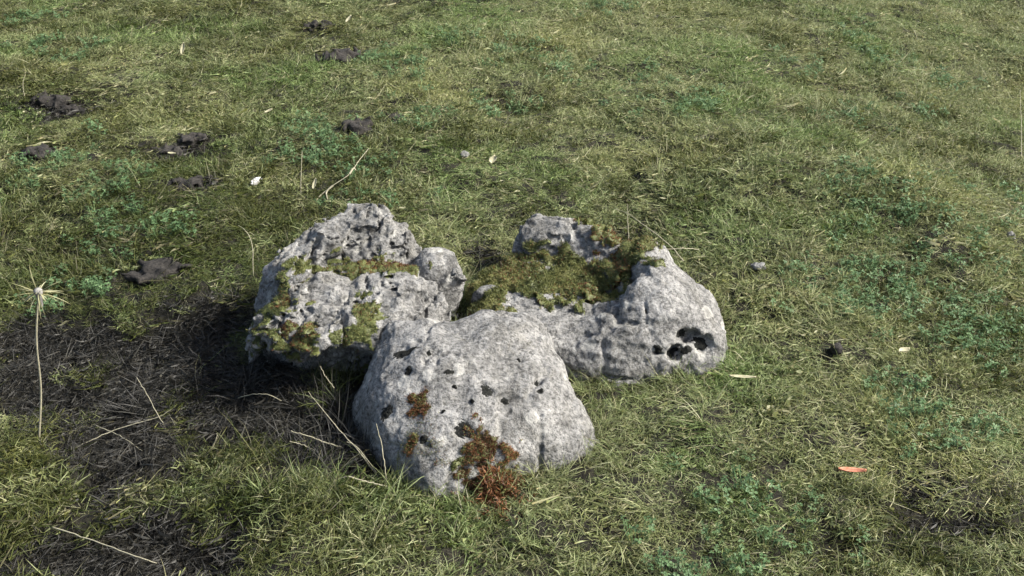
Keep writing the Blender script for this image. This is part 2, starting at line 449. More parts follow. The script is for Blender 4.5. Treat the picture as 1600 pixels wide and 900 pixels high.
def d_front(P):
    d = .014 * fbm(P * 6 + 2, 3, 101) + .003 * fbm(P * 30, 3, 103) - .010 * sstep(.045, 0, worley(P * np.array([3.2, 3.2, 4.]) + .3 * fbm(P * 9, 2, 105)[..., None], 107)[1])
    return -d
def d_left(P):
    Q = P @ STRATA; lobe = 1 - .88 * sstep(1.25, .8, np.sqrt((((P - np.array([-.188, 2.460, .09])) / np.array([.075, .085, .12])) ** 2).sum(-1)))
    z = Q[..., 2] * 24 + 1.3 * fbm(P * 7, 3, 113) + .5 * fbm(P * 30, 2, 114)
    t = z - np.floor(z); step = np.where(t < .82, t / .82, (1 - t) / .18) - .5                     # broken edges of the layers
    s = ridged(Q * np.array([4.0, 9.0, 22.0]) + .3 * fbm(P * 12, 2, 116)[..., None], 3, 111)
    f1, e = worley(Q * np.array([5, 7, 11.]) + .25 * fbm(P * 14, 2, 118)[..., None], 115)
    return -(.013 * step + .010 * s - .020 * sstep(.08, .0, e) + .020 * fbm(P * 8, 3, 117) + .003 * fbm(P * 36, 2, 119)) * lobe
def d_moss(P):
    f1, e = worley(P * np.array([6, 7, 9.]), 135); q = sstep(.27, .34, P[..., 0])
    return -((.016 - .004 * q) * fbm(P * 8, 4, 131) + .007 * (1 - .8 * q) * ridged(P * np.array([8, 16, 20.]), 3, 133) - .010 * (1 - .6 * q) * sstep(.10, 0, e))

ROCKS = {}
PITS = [(722, 671, .021, .016, .5), (636, 578, .0095, .008, 0), (704, 578, .009, .0055, .3), (762, 608, .013, .012, .3), (789, 624, .0085, .008, 0),
        (603, 643, .018, .012, .2), (661, 690, .011, .006, .2), (840, 598, .006, .009, -.2), (843, 608, .006, .006, 0), (714, 604, .004, .004, 0),
        (672, 549, .006, .005, 0), (630, 551, .026, .010, .1), (735, 628, .004, .004, 0), (812, 560, .004, .003, 0), (690, 640, .004, .003, .4)]
def build_rock(name, sd, dn, lo, hi, step, mat, detail, seed, pits=()):
    V, F = surface_nets(lambda P: band(P, sd(P), dn), lo, hi, step)
    Nn = normals(V, F)
    V = V + Nn * (detail * fbm(V * 95, 3, seed, .6) - detail * .9 * np.clip(fbm(V * 55, 2, seed + 5), .25, 1))[:, None]
    for (px, py, rx, ry) in pits:
        w = ray(px, py); w = w / np.linalg.norm(w); q = V - np.array([0, 0, CAM_H]); t = q @ w
        d = np.where((Nn @ w) < -.05, np.linalg.norm(q - t[:, None] * w, axis=1), 9); c = np.argsort(d)[:10]; c = c[np.argmin(t[c])]
        g = np.linalg.norm(V - V[c], axis=1) / (.5 * (rx + ry) + .002)
        V = V - Nn * (.005 * np.exp(-(g * 1.1) ** 4))[:, None]
    base = np.array([V[:, 0].mean(), V[:, 1].mean(), 0.0])
    root = bpy.data.objects.new(name, None); col.objects.link(root); root.location = base; root.empty_display_size = .05
    o = obj('stone', mesh_np('stone', V - base, F, mat), root)
    ROCKS[name] = (V, F, Nn, base, root)
    return root
# every boulder is an Empty at its base > stone, moss, black caps
front = build_rock('smooth_boulder', sd_front, d_front, (-.37, 1.71, -.10), (.22, 2.34, .25), .0042, M['rock_pale'], .0012, 151, [p[:4] for p in PITS])
left = build_rock('craggy_boulder', sd_left, d_left, (-.68, 2.04, -.10), (-.11, 2.76, .31), .0034, M['rock_crag'], .0012, 153)
mossy = build_rock('mossy_boulder', sd_moss, d_moss, (-.16, 2.10, -.10), (.58, 2.80, .24), .0042, M['rock_dome'], .0018, 157)
tag(front, 'smooth pale grey boulder with black spots, nearest of the group', 'boulder', 'boulders half sunk in the turf')
tag(left, 'craggy dark grey boulder with ridged layers and moss, left of the group', 'boulder', 'boulders half sunk in the turf')
tag(mossy, 'broad low boulder with moss-filled top and black hollows at its right foot', 'boulder', 'boulders half sunk in the turf')

# ------------------------------------------------------------------ blades: ribbons grown in bulk
def ribbons(root, dirs, length, width, curl, side, nseg, tint, droop=None, rg=rng):
    """root (n,3), dirs (n,3) unit, side (n,3) bending direction; returns V, F, tint"""
    n = len(root); t = np.linspace(0, 1, nseg + 1)
    V = np.zeros((n, nseg + 1, 2, 3))
    wdir = np.cross(dirs, side); wdir /= np.linalg.norm(wdir, axis=1, keepdims=True) + 1e-9
    tw = rg.uniform(-1.2, 1.2, n)
    for k, tt in enumerate(t):
        a = curl * tt
        # arc of constant curvature in the plane (dirs, side)
        ca = np.where(np.abs(curl) < 1e-3, tt, np.sin(a) / np.where(np.abs(curl) < 1e-3, 1, curl))
        sa = np.where(np.abs(curl) < 1e-3, 0, (1 - np.cos(a)) / np.where(np.abs(curl) < 1e-3, 1, curl))
        p = root + dirs * (length * ca)[:, None] + side * (length * sa)[:, None]
        if droop is not None: p = p + droop * ((tt ** 2) * length)[:, None]
        w = width * (1 - tt ** 2.2) ** .8 * (.75 + .25 * min(1, tt * 4)) + width * .04
        th = tw * tt
        nrm = np.cross(wdir, dirs)
        wd = wdir * np.cos(th)[:, None] + nrm * np.sin(th)[:, None]
        V[:, k, 0] = p - wd * (w / 2)[:, None]; V[:, k, 1] = p + wd * (w / 2)[:, None]
    base = (np.arange(n) * (nseg + 1) * 2)[:, None]; k = np.arange(nseg)[None] * 2
    F = np.stack([base + k, base + k + 1, base + k + 3, base + k + 2], -1).reshape(-1, 4)
    T = np.zeros((n, nseg + 1, 2, 3)); T[..., 0] = tint[:, 0][:, None, None]; T[..., 2] = tint[:, 1][:, None, None]; T[..., 1] = t[None, :, None]
    return V.reshape(-1, 3), F, T.reshape(-1, 3)

def unit(v): return v / (np.linalg.norm(v, axis=1, keepdims=True) + 1e-9)
def perp(d, rg):
    r = rg.normal(size=d.shape); r -= d * (r * d).sum(1, keepdims=True); return unit(r)

def tuft_mesh(name, n, rad, lmin, lmax, lean, spread, wmin, wmax, curlmax, dead, mat, seed, nseg=3):
    rg = np.random.default_rng(seed)
    r = rad * np.sqrt(rg.random(n)); a = rg.uniform(0, 2 * np.pi, n)
    root = np.stack([r * np.cos(a), r * np.sin(a), np.full(n, -.004)], -1)
    lz = np.abs(rg.normal(lean, spread, n)); az = rg.normal(0, 1.25, n) + a * .0
    az = np.where(rg.random(n) < .3, rg.uniform(-np.pi, np.pi, n), az)
    d = unit(np.stack([np.sin(lz) * np.cos(az), np.sin(lz) * np.sin(az), np.abs(np.cos(lz)) + .02], -1))
    horiz = np.stack([np.cos(az), np.sin(az), np.zeros(n)], -1)
    side = unit(perp(d, rg) * .8 + horiz * .8 - np.array([0, 0, .25])); side = unit(side - d * (side * d).sum(1, keepdims=True))
    L = rg.uniform(lmin, lmax, n) * rg.choice([1, 1, 1, .6, 1.35], n)
    tint = np.stack([np.clip(rg.normal(.52, .24, n), 0, 1), (rg.random(n) < dead).astype(float)], -1)
    V, F, T = ribbons(root, d, L, rg.uniform(wmin, wmax, n), rg.uniform(.3, curlmax, n), side, nseg, tint, rg=rg)
    V[:, 2] = np.maximum(V[:, 2], -.004 + .010 * rg.random(len(V)) * (V[:, 2] < 0))
    return mesh_np(name, V, F, mat, True, {'tint': T})

# ------------------------------------------------------------------ moss grown on the boulders (parts of them)
def grow_moss(rname, mask, n, lmin, lmax, name='moss', mat='moss', cushion=.012, dead=.12, seed=3, wid=(.0010, .0022)):
    V, Fq, Nn, base, root = ROCKS[rname]; rg = np.random.default_rng(seed)
    m = mask(V, Nn)
    if rname == 'mossy_boulder' and name == 'moss': m = m * bare_ridge(V)
    # cushion: the stone's own surface lifted by a lumpy layer
    fm = m[Fq].min(1) > .18; use = np.unique(Fq[fm]); rem = -np.ones(len(V), int); rem[use] = np.arange(len(use))
    lump = .35 + .65 * sstep(-.6, .8, fbm(V[use] * 60, 3, seed + 7))
    up = unit(Nn[use] * .75 + np.array([0, 0, .35]))
    h = (cushion * sstep(.15, .6, m[use]) * lump - .002)
    CV = V[use] + up * h[:, None]; CF = rem[Fq[fm]]
    w = m[Fq].mean(1); w = np.where(w > .22, w, 0); w = w / w.sum()
    fi = rg.choice(len(Fq), n, p=w); bc = rg.dirichlet(np.ones(4), n)
    pos = (V[Fq[fi]] * bc[..., None]).sum(1); nn = unit((Nn[Fq[fi]] * bc[..., None]).sum(1)); mm = (m[Fq[fi]] * bc).sum(1)
    upb = unit(nn * .75 + np.array([0, 0, .35]))
    pos = pos + upb * (cushion * sstep(.15, .6, mm) * (.30 + .65 * sstep(-.6, .8, fbm(pos * 60, 3, seed + 7))) - .003)[:, None]
    d = unit(nn + rg.normal(size=(n, 3)) * .75 + np.array([0, 0, .3])); side = perp(d, rg)
    tone = np.clip(.45 + .5 * fbm(pos * 22, 3, seed + 11) + rg.normal(0, .16, n), 0, 1)
    deadm = (rg.random(n) < dead * (1 + 2.2 * np.clip(fbm(pos * 14, 2, seed + 17), -.4, 1))).astype(float)
    RV, RF, RT = ribbons(pos, d, rg.uniform(lmin, lmax, n), rg.uniform(*wid, n), rg.uniform(.2, 2.2, n), side, 3, np.stack([tone, deadm], -1), rg=rg)
    CT = np.stack([np.clip(.15 + .25 * lump, 0, 1), np.full(len(use), .5), np.zeros(len(use))], -1)
    A = np.concatenate([CV, RV]) - base; Fa = np.concatenate([CF, RF + len(CV)]); T = np.concatenate([CT, RT])
    o = obj(name, mesh_np(name, A, Fa, M[mat], True, {'tint': T}), root); o['kind'] = 'stuff'
    return o

def patch(px, py, z, r, squash=1.0):
    p = at(px, py, z)
    return (p[0], p[1], r, squash)
def patches_mask(plist, nmin=.1, rough=.5, freq=16, seed=5, ymax=9.0):
    def f(V, Nn):
        w = fbm(V * freq, 4, seed) * rough; m = np.zeros(len(V))
        for (cx, cy, r, sq) in plist:
            q = np.sqrt((V[:, 0] - cx) ** 2 + ((V[:, 1] - cy) / sq) ** 2) / r
            m = np.maximum(m, sstep(1.1, .5, q + w))
        return m * sstep(nmin, nmin + .3, Nn[:, 2] + .25 * w) * (V[:, 2] > -.01) * sstep(ymax + .02, ymax - .03, V[:, 1] + .03 * w)
    return f
def bare_ridge(V):                         # the back ridge of the broad boulder stays bare
    a, b = np.array([.06, 2.70]), np.array([.255, 2.575]); ab = b - a
    t = np.clip(((V[:, :2] - a) @ ab) / (ab @ ab), 0, 1); d = np.linalg.norm(V[:, :2] - a - t[:, None] * ab, axis=1) + .02 * fbm(V * 30, 2, 27)
    return sstep(.055, .085, d)
o = grow_moss('mossy_boulder', patches_mask([patch(800, 440, .08, .13, .95), patch(880, 430, .09, .15, .85), patch(950, 440, .09, .12, .8), patch(770, 470, .08, .08), patch(850, 400, .09, .12, .7), patch(975, 405, .10, .07)], .2, .6, 20, 21, 2.60), 46000, .005, .012, cushion=.014, dead=.10, seed=31, wid=(.0008, .0017))
o['label'] = 'dark olive moss with rusty tips filling the hollow of the stone'
o = grow_moss('craggy_boulder', patches_mask([patch(420, 500, .11, .075), patch(400, 540, .08, .07), patch(470, 545, .11, .07, .7), patch(530, 530, .13, .07, .6), patch(560, 490, .15, .035, 1.4),
                                             patch(600, 420, .17, .085, .7), patch(545, 425, .15, .06, .7), patch(490, 440, .14, .05, .7), patch(570, 550, .1, .05)], .12, .85, 24, 23), 26000, .003, .008, cushion=.006, dead=.14, seed=37, wid=(.0008, .0016))
o['label'] = 'yellow-green moss in patches along the ledges'
o = grow_moss('smooth_boulder', patches_mask([patch(655, 640, .13, .040, 1.3), patch(640, 668, .11, .032, .8), patch(690, 700, .09, .05, .5), patch(770, 692, .10, .055, .6), patch(735, 725, .05, .035)], -.1, .6, 26, 25), 7000, .002, .006, cushion=.002, dead=.22, seed=41, wid=(.0007, .0014))
o['label'] = 'thin olive and rusty moss film low on the pale stone'

def rusty(rname, spots, n, seed, ymax=9.0, thick=.003):
    o = grow_moss(rname, patches_mask([patch(*q) for q in spots], -.2, .85, 42, seed, ymax), n, .003, .008, name='rusty_moss', cushion=thick, dead=.85, seed=seed, wid=(.0008, .0017))
    o['label'] = 'rust brown dying moss in small patches'
rusty('craggy_boulder', [(578, 424, .16, .030), (606, 416, .17, .026), (628, 412, .18, .026), (440, 505, .10, .022), (480, 537, .11, .028), (455, 530, .10, .018)], 7000, 43, thick=.009)
rusty('mossy_boulder', [(920, 350, .145, .030), (946, 374, .145, .034), (968, 396, .145, .036), (985, 412, .14, .028), (968, 440, .11, .022), (850, 473, .09, .024), (885, 474, .09, .026), (906, 482, .09, .020), (920, 458, .09, .018)], 11000, 45, thick=.019)
rusty('smooth_boulder', [(660, 625, .12, .022), (642, 680, .09, .016), (680, 712, .07, .014), (752, 700, .07, .036), (784, 704, .07, .040), (768, 738, .04, .050)], 10000, 47, thick=.007)

# black caps on the smooth boulder, and painted shade inside the dome's hollows: each one a part of its boulder
def ray_hit(V, Nn, px, py):
    w = ray(px, py); w = w / np.linalg.norm(w); q = V - np.array([0, 0, CAM_H]); t = q @ w
    d = np.linalg.norm(q - t[:, None] * w, axis=1); facing = (Nn @ w) < -.05
    d = np.where(facing, d, 9); c = np.argsort(d)[:10]; c = c[np.argmin(t[c])]
    return c
def cushion(rname, px, py, rx, ry, hgt, ang=0.0, seed=1):
    V, Fq, Nn, base, root = ROCKS[rname]; c = ray_hit(V, Nn, px, py); p = V[c]
    near = np.linalg.norm(V - p, axis=1) < .03; n = unit(Nn[near].mean(0)[None])[0]
    u = np.cross(np.array([0, 1, 0.]), n); u /= np.linalg.norm(u); v = np.cross(n, u)
    ca, sa = math.cos(ang), math.sin(ang); u, v = u * ca + v * sa, v * ca - u * sa
    rg = np.random.default_rng(seed); rings, seg = 7, 26
    pts = [p + n * hgt]; ph = rg.uniform(0, 6, 4)
    for k in range(1, rings + 1):
        for s in range(seg):
            a = 2 * math.pi * s / seg; t = k / rings
            rr = 1 + .16 * math.sin(2 * a + ph[0]) + .10 * math.sin(3 * a + ph[1]) + .07 * math.sin(5 * a + ph[2])
            q = p + u * rx * t * rr * math.cos(a) + v * ry * t * rr * math.sin(a)
            j = np.argmin(((V[near] - q) ** 2).sum(1)) if near.any() else 0
            lift = n @ (V[near][j] - q)
            q = q + n * (lift + hgt * (1 - t ** 2.5) - .0015 * t + rg.normal(0, .0012) * (1 - t * .5))
            pts.append(q)
    tri = [(0, 1 + s, 1 + (s + 1) % seg) for s in range(seg)]
    for k in range(rings - 1):
        for s in range(seg):
            a, b = 1 + k * seg + s, 1 + k * seg + (s + 1) % seg
            tri += [(a, a + seg, b + seg), (a, b + seg, b)]
    pts = np.array(pts)
    return obj('moss_cushion', mesh_np('moss_cushion', pts - base, np.array(tri), M['black_patch']), root)
for k, (px, py, rx, ry, ang) in enumerate(PITS):
    cushion('smooth_boulder', px, py, rx * 1.32, ry * 1.32, .0034, ang, 200 + k)
for k, (px, py, rx, ry) in enumerate([(1066, 520, .021, .018), (1092, 534, .022, .020), (1050, 550, .018, .015), (1028, 546, .012, .009), (1074, 545, .012, .012)]):  # black colour set in the hollows to deepen their shade
    cushion('mossy_boulder', px, py, rx, ry, .004, 0, 240 + k)

# ------------------------------------------------------------------ small stones at the foot of the dome, clods, pebbles
def small_stone(name, p, r, mat, label, cat, seed, amp=.22, group=None, rz=0.0, sink=.35, freq=1.3, step=None):
    r = np.array(r, float); R = rot_z(rz); rm = float(r.mean())
    f = lambda P: band(P, blob(P, (0, 0, 0), r, 2.4, R), lambda q: -rm * amp * fbm(q / rm * freq + seed, 3, seed), .5)
    e = float(r.max()) * 1.35
    V, Fq = surface_nets(f, (-e, -e, -r[2] * 1.5), (e, e, r[2] * 1.5), step or rm / 6)
    z = float(height(p[0], p[1]))
    o = obj(name, mesh_np(name, V, Fq, M[mat]), None, (p[0], p[1], max(p[2], z) + r[2] * (1 - sink) - r[2] * .4))
    tag(o, label, cat, group); return o
small_stone('small_stone', at(1076, 566, .0), (.024, .020, .026), 'rock_dome', 'small pale stone wedged below the dark hollow of the broad mossy boulder', 'stone', 301, sink=.2)
small_stone('small_stone', at(1008, 570, .01), (.020, .018, .018), 'rock_pale', 'small grey stone in the grass at the front foot of the broad mossy boulder', 'stone', 303)
small_stone('small_stone', at(757, 478, .04), (.040, .032, .042), 'rock_moss', 'dark grey stone in the gap behind the smooth boulder', 'stone', 305)
small_stone('white_stone', atg(402, 291), (.024, .009, .009), 'white_stone', 'white stone chip in the grass behind the craggy boulder', 'stone', 307, amp=.35, rz=.95, sink=-1.4, freq=1.8)
small_stone('pebble', atg(1185, 424), (.020, .012, .010), 'rock_moss', 'flat grey pebble in the grass right of the broad mossy boulder', 'pebble', 309, sink=-.9)
small_stone('pebble', atg(1303, 569), (.013, .014, .013), 'clod', 'single black lump in pale grass right of the broad mossy boulder', 'pebble', 311, sink=-1)
small_stone('pebble', atg(1577, 377), (.014, .012, .012), 'rock_crag', 'grey pebble in the grass at the right edge', 'pebble', 313, sink=-.9)
small_stone('pebble', atg(726, 248), (.014, .012, .010), 'rock_crag', 'grey pebble in the grass behind the gap of the boulders', 'pebble', 315, sink=-.9)
CLODS = [(500, 58, .040, .024, .022, 'black earth clod, farthest one near the top edge'),
         (528, 92, .050, .030, .026, 'long black earth clod just below the farthest clod'),
         (562, 206, .034, .028, .026, 'black earth clod behind the forked dry stalk'),
         (615, 190, .022, .026, .020, 'small upright earth clod right of the forked stalk'),
         (80, 172, .050, .028, .022, 'black earth clod under the pale dry grass tuft, left half'),
         (118, 180, .042, .026, .024, 'black earth clod beside the dry grass tuft, right half'),
         (262, 238, .040, .024, .018, 'dark earth clod with a pale chip, left of its neighbour'),
         (300, 224, .034, .026, .020, 'dark earth clod just right of the chip-topped clod'),
         (300, 288, .050, .026, .018, 'broad dark earth clod left of the white stone chip'),
         (242, 428, .060, .036, .020, 'broad black earth clod left of the craggy boulder by the hooked stalk'),
         (62, 240, .050, .024, .016, 'flat dark earth clod in the hollow at the left edge')]
for k, (px, py, rx, ry, rz_, lab) in enumerate(CLODS):
    small_stone('earth_clod', atg(px, py), (rx * 1.35, ry * 1.35, rz_ * 1.0), 'clod', lab, 'clod', 321 + k, .55, 'dark earth clods in the turf', rng.uniform(-.4, .4), .40, 2.2)

# ------------------------------------------------------------------ turf: tufts set out over the whole pasture
def hidden_collection(name, meshes):
    c = bpy.data.collections.new(name)
    for k, me in enumerate(meshes):
        o = bpy.data.objects.new('%s_%02d' % (name, k), me); c.objects.link(o)
    return c
def scatter(name, P, rot, scl, idx, coll, label):
    me = bpy.data.meshes.new(name); me.vertices.add(len(P)); me.vertices.foreach_set('co', np.ascontiguousarray(P, np.float32).ravel())
    for an, ty, arr in (('rot', 'FLOAT_VECTOR', rot), ('scl', 'FLOAT_VECTOR', scl)):
        a = me.attributes.new(an, ty, 'POINT'); a.data.foreach_set('vector', np.ascontiguousarray(arr, np.float32).ravel())
    a = me.attributes.new('idx', 'INT', 'POINT'); a.data.foreach_set('value', np.ascontiguousarray(idx, np.int32))
    o = obj(name, me); tag(o, label, 'grass', kind='stuff')
    ng = bpy.data.node_groups.new(name, 'GeometryNodeTree')
    ng.interface.new_socket('Geometry', in_out='INPUT', socket_type='NodeSocketGeometry')
    ng.interface.new_socket('Geometry', in_out='OUTPUT', socket_type='NodeSocketGeometry')
    gi = ng.nodes.new('NodeGroupInput'); go = ng.nodes.new('NodeGroupOutput')
    ip = ng.nodes.new('GeometryNodeInstanceOnPoints'); ci = ng.nodes.new('GeometryNodeCollectionInfo')
    ci.inputs['Collection'].default_value = coll; ci.inputs['Separate Children'].default_value = True; ci.inputs['Reset Children'].default_value = True
    ip.inputs['Pick Instance'].default_value = True
    def named(an, ty):
        n = ng.nodes.new('GeometryNodeInputNamedAttribute'); n.data_type = ty; n.inputs['Name'].default_value = an
        return [s for s in n.outputs if s.enabled and s.name == 'Attribute'][0]
    er = ng.nodes.new('FunctionNodeEulerToRotation')
    L = ng.links.new
    L(gi.outputs[0], ip.inputs['Points']); L(ci.outputs[0], ip.inputs['Instance']); L(named('idx', 'INT'), ip.inputs['Instance Index'])
    L(named('rot', 'FLOAT_VECTOR'), er.inputs[0]); L(er.outputs[0], ip.inputs['Rotation']); L(named('scl', 'FLOAT_VECTOR'), ip.inputs['Scale'])
    L(ip.outputs[0], go.inputs[0])
    md = o.modifiers.new('tufts', 'NODES'); md.node_group = ng
    return o

def points(density, x0, x1, y0, y1, rg):
    st = 1 / math.sqrt(density); X, Y = np.meshgrid(np.arange(x0, x1, st), np.arange(y0, y1, st), indexing='ij')
    p = np.stack([X.ravel(), Y.ravel()], -1)               # jittered grid: even cover without bald spots
    return p + rg.uniform(-.15, 1.15, p.shape) * st
def place(xy, rg, keep_thin, margin=.004, thin_power=1.0):
    x, y = xy[:, 0], xy[:, 1]
    k = rg.random(len(x)) > .70 * thin_mask(x, y) * keep_thin
    xy = xy[k]; z = height(xy[:, 0], xy[:, 1])
    P = np.column_stack([xy, z])
    nearb = (np.abs(P[:, 0]) < .75) & (P[:, 1] > 1.6) & (P[:, 1] < 2.9)
    d = np.full(len(P), .5); d[nearb] = sd_all(P[nearb] + np.array([0, 0, .012]))
    k = d > margin
    return P[k], d[k]
def frames(P, rg, tilt=.14):
    q = np.column_stack([P[:, 0], P[:, 1], P[:, 0] * 0])
    ang = 2.6 * fbm(q * 2.3, 2, 81) + 1.2 * fbm(q * 9, 2, 83) + rg.normal(0, .7, len(P))
    return np.column_stack([rg.normal(0, tilt, len(P)), rg.normal(0, tilt, len(P)), ang])

NV = 14
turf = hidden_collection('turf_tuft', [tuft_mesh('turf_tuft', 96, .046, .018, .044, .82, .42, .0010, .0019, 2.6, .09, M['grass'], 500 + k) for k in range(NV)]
                         + [tuft_mesh('shade_tuft', 88, .046, .020, .050, .78, .42, .0010, .0020, 2.6, .06, M['shade_tone'], 550 + k) for k in range(NV)]
                         + [tuft_mesh('deep_shade_tuft', 76, .046, .022, .060, .86, .42, .0011, .0022, 2.6, .06, M['deep_shade'], 580 + k) for k in range(NV)])
def shade_tone(x, y):                            # share of darker tufts, painting shade over the low left ground and the hollows
    w = fbm(np.stack([x, y, x * 0], -1) * 2.6, 3, 97)
    a = sstep(.05, -.85, x + .25 * w) * (.35 + .65 * sstep(4.2, 2.5, y))
    b = .5 * np.exp(-(((x - .85) / .5) ** 2 + ((y - 1.62) / .2) ** 2))
    return np.clip(.12 + .85 * a + b + .35 * np.clip(w, -.5, 1) + .8 * thin_mask(x, y), 0, .92)
def kind(P, rg, n):
    k = (rg.random(len(P)) < shade_tone(P[:, 0], P[:, 1])).astype(int)
    k = np.where(rg.random(len(P)) < 1.0 * sstep(.2, .65, thin_mask(P[:, 0], P[:, 1])), 2, k)  # darkest tufts carry the hollows' shade in their blade colour
    return rg.integers(0, n, len(P)) + n * k
mat_tufts = hidden_collection('thatch_tuft', [tuft_mesh('thatch_tuft', 50, .055, .025, .07, 1.30, .22, .0010, .0018, 1.6, .5, M[m], 600 + k) for m in ('grass', 'shade_tone', 'deep_shade') for k in range(8)])
long_tufts = hidden_collection('long_tuft', [tuft_mesh('long_tuft', 34, .022, .05, .11, .55, .35, .0012, .0022, 2.0, .2, M[m], 700 + k) for m in ('grass', 'shade_tone', 'deep_shade') for k in range(10)])

rg = np.random.default_rng(11)
xy = np.concatenate([points(680, -2.9, 2.9, 1.0, 5.9, rg), points(110, -6, -2.9, .2, 9, rg), points(110, 2.9, 6, .2, 9, rg), points(110, -2.9, 2.9, 5.9, 10, rg), points(110, -2.9, 2.9, .2, 1.0, rg)])
P, d = place(xy, rg, 1.0, .010)
q3 = np.column_stack([P[:, 0], P[:, 1], P[:, 0] * 0])
s = (.95 + .22 * fbm(q3 * 4.5, 3, 91)) * rg.uniform(.8, 1.2, len(P)); s = np.clip(s, .45, 1.6) * (1 - .45 * thin_mask(P[:, 0], P[:, 1]))
sz = s * np.clip(.85 + .45 * fbm(q3 * 7, 2, 93), .4, 1.4)
scatter('turf_grass', P, frames(P, rg), np.column_stack([s, s, sz]), kind(P, rg, NV), turf, 'short tangled olive green pasture grass covering the whole ground')
xy4 = points(900, -1.9, 2.0, 1.2, 4.9, rg); xy4 = xy4[rg.random(len(xy4)) < .9 * sstep(.2, .6, thin_mask(xy4[:, 0], xy4[:, 1]))]
xy = np.concatenate([xy4, points(150, -2.9, 2.9, 1.0, 5.9, rg), points(60, -2.9, 2.9, 5.9, 10, rg)])
P, d = place(xy, rg, .0, .012)
s = rg.uniform(.7, 1.25, len(P))
scatter('thatch_grass', P, frames(P, rg, .1), np.column_stack([s, s, s * .8]), kind(P, rg, 8), mat_tufts, 'pale dead grass lying flat among the green blades')
# longer blades: along the feet of the boulders and scattered clumps
xy1 = points(60, -2.9, 2.9, 1.0, 5.9, rg)
cl = fbm(np.column_stack([xy1 * 3.0, xy1[:, 0] * 0]), 2, 95) > .35
xy2 = points(1500, -.75, .75, 1.6, 2.9, rg)
P1, d1 = place(xy1[cl], rg, .6, .012); P2, d2 = place(xy2, rg, .3, .006); k = (d2 < .045) & (rg.random(len(P2)) < .55); P2 = P2[k]
xy3 = np.concatenate([points(900, -.50, -.22, 1.75, 2.10, rg), points(260, -.95, -.45, 1.75, 2.35, rg)])
P3, d3 = place(xy3, rg, .6, .008); P3 = P3[rg.random(len(P3)) < .6]
P = np.concatenate([P1, P2, P3]); s = np.concatenate([rg.uniform(.6, 1.05, len(P1)), rg.uniform(.45, .85, len(P2)), rg.uniform(.6, 1.2, len(P3))])
scatter('long_grass', P, frames(P, rg, .2), np.column_stack([s, s, s]), kind(P, rg, 10), long_tufts, 'longer loose grass blades in clumps and along the feet of the boulders')

# clover: low trefoil leaves in loose patches
def clover_mesh(seed):
    rg = np.random.default_rng(seed); V, F, T = [], [], []
    for _ in range(16):
        a0, rr = rg.uniform(0, 6.28), .028 * math.sqrt(rg.random()); c = np.array([rr * math.cos(a0), rr * math.sin(a0), rg.uniform(.012, .034)])
        nrm = unit(np.array([[rg.normal(0, .3), rg.normal(0, .3), 1]]))[0]; u = np.cross(nrm, [0, 1, .1]); u /= np.linalg.norm(u); v = np.cross(nrm, u)
        ph, L, tn = rg.uniform(0, 6.28), rg.uniform(.0040, .0070), rg.uniform(0, 1)
        for k in range(3):
            b = ph + k * 2.094; d = u * math.cos(b) + v * math.sin(b); e = np.cross(nrm, d); o = len(V)
            V += [c, c + d * L * .5 + e * L * .42 + nrm * .0012, c + d * L + e * L * .30 + nrm * .0006, c + d * L * .92, c + d * L - e * L * .30 + nrm * .0006, c + d * L * .5 - e * L * .42 + nrm * .0012]
            F += [(o, o + 5, o + 4, o + 3), (o, o + 3, o + 2, o + 1)]; T += [(tn, .5, 0)] * 6
        o = len(V); g = np.array([c[0] * .6, c[1] * .6, -.004]); w = np.array([.0006, 0, 0])
        V += [g - w, g + w, c + w, c - w]; F += [(o, o + 1, o + 2, o + 3)]; T += [(tn, .5, 0)] * 4
    return mesh_np('clover_tuft', np.array(V), np.array(F), M['clover'], True, {'tint': np.array(T, float)})
M['clover'] = blade_material('clover_leaves', [(.058, .108, .042), (.090, .155, .062), (.130, .200, .085)], STRAW, patch=False, trans=.3)
clover = hidden_collection('clover_tuft', [clover_mesh(800 + k) for k in range(6)])
CL = [(40, 30), (60, 80), (110, 88), (610, 90), (630, 110), (690, 65), (780, 80), (820, 85), (880, 105), (500, 205), (480, 250), (540, 250), (510, 235), (660, 190), (770, 175), (1040, 170), (1075, 160), (1030, 125), (1270, 110), (1350, 60),
      (1390, 95), (1445, 180), (1340, 185), (1370, 300), (1400, 320), (1500, 365), (1510, 395), (1420, 460), (1320, 440), (1350, 470), (1385, 450), (1495, 500), (1510, 545), (1470, 640), (1470, 672), (150, 300), (170, 350),
      (240, 385), (120, 430), (60, 270), (100, 255), (190, 280), (1190, 830), (590, 297), (1080, 888), (950, 12), (1460, 125), (1325, 330), (1550, 310), (1300, 470), (130, 470), (1560, 505)]
xy = np.concatenate([np.array([atg(*c)[:2]]) + rg.normal(0, 1, (13, 2)) * np.array([.075, .085]) for c in CL])
P, d = place(xy, rg, .9, .02)
s = rg.uniform(.7, 1.3, len(P))
scatter('clover', P, frames(P, rg, .15), np.column_stack([s, s, s]), rg.integers(0, 6, len(P)), clover, 'cooler green clover leaves in loose patches among the grass')

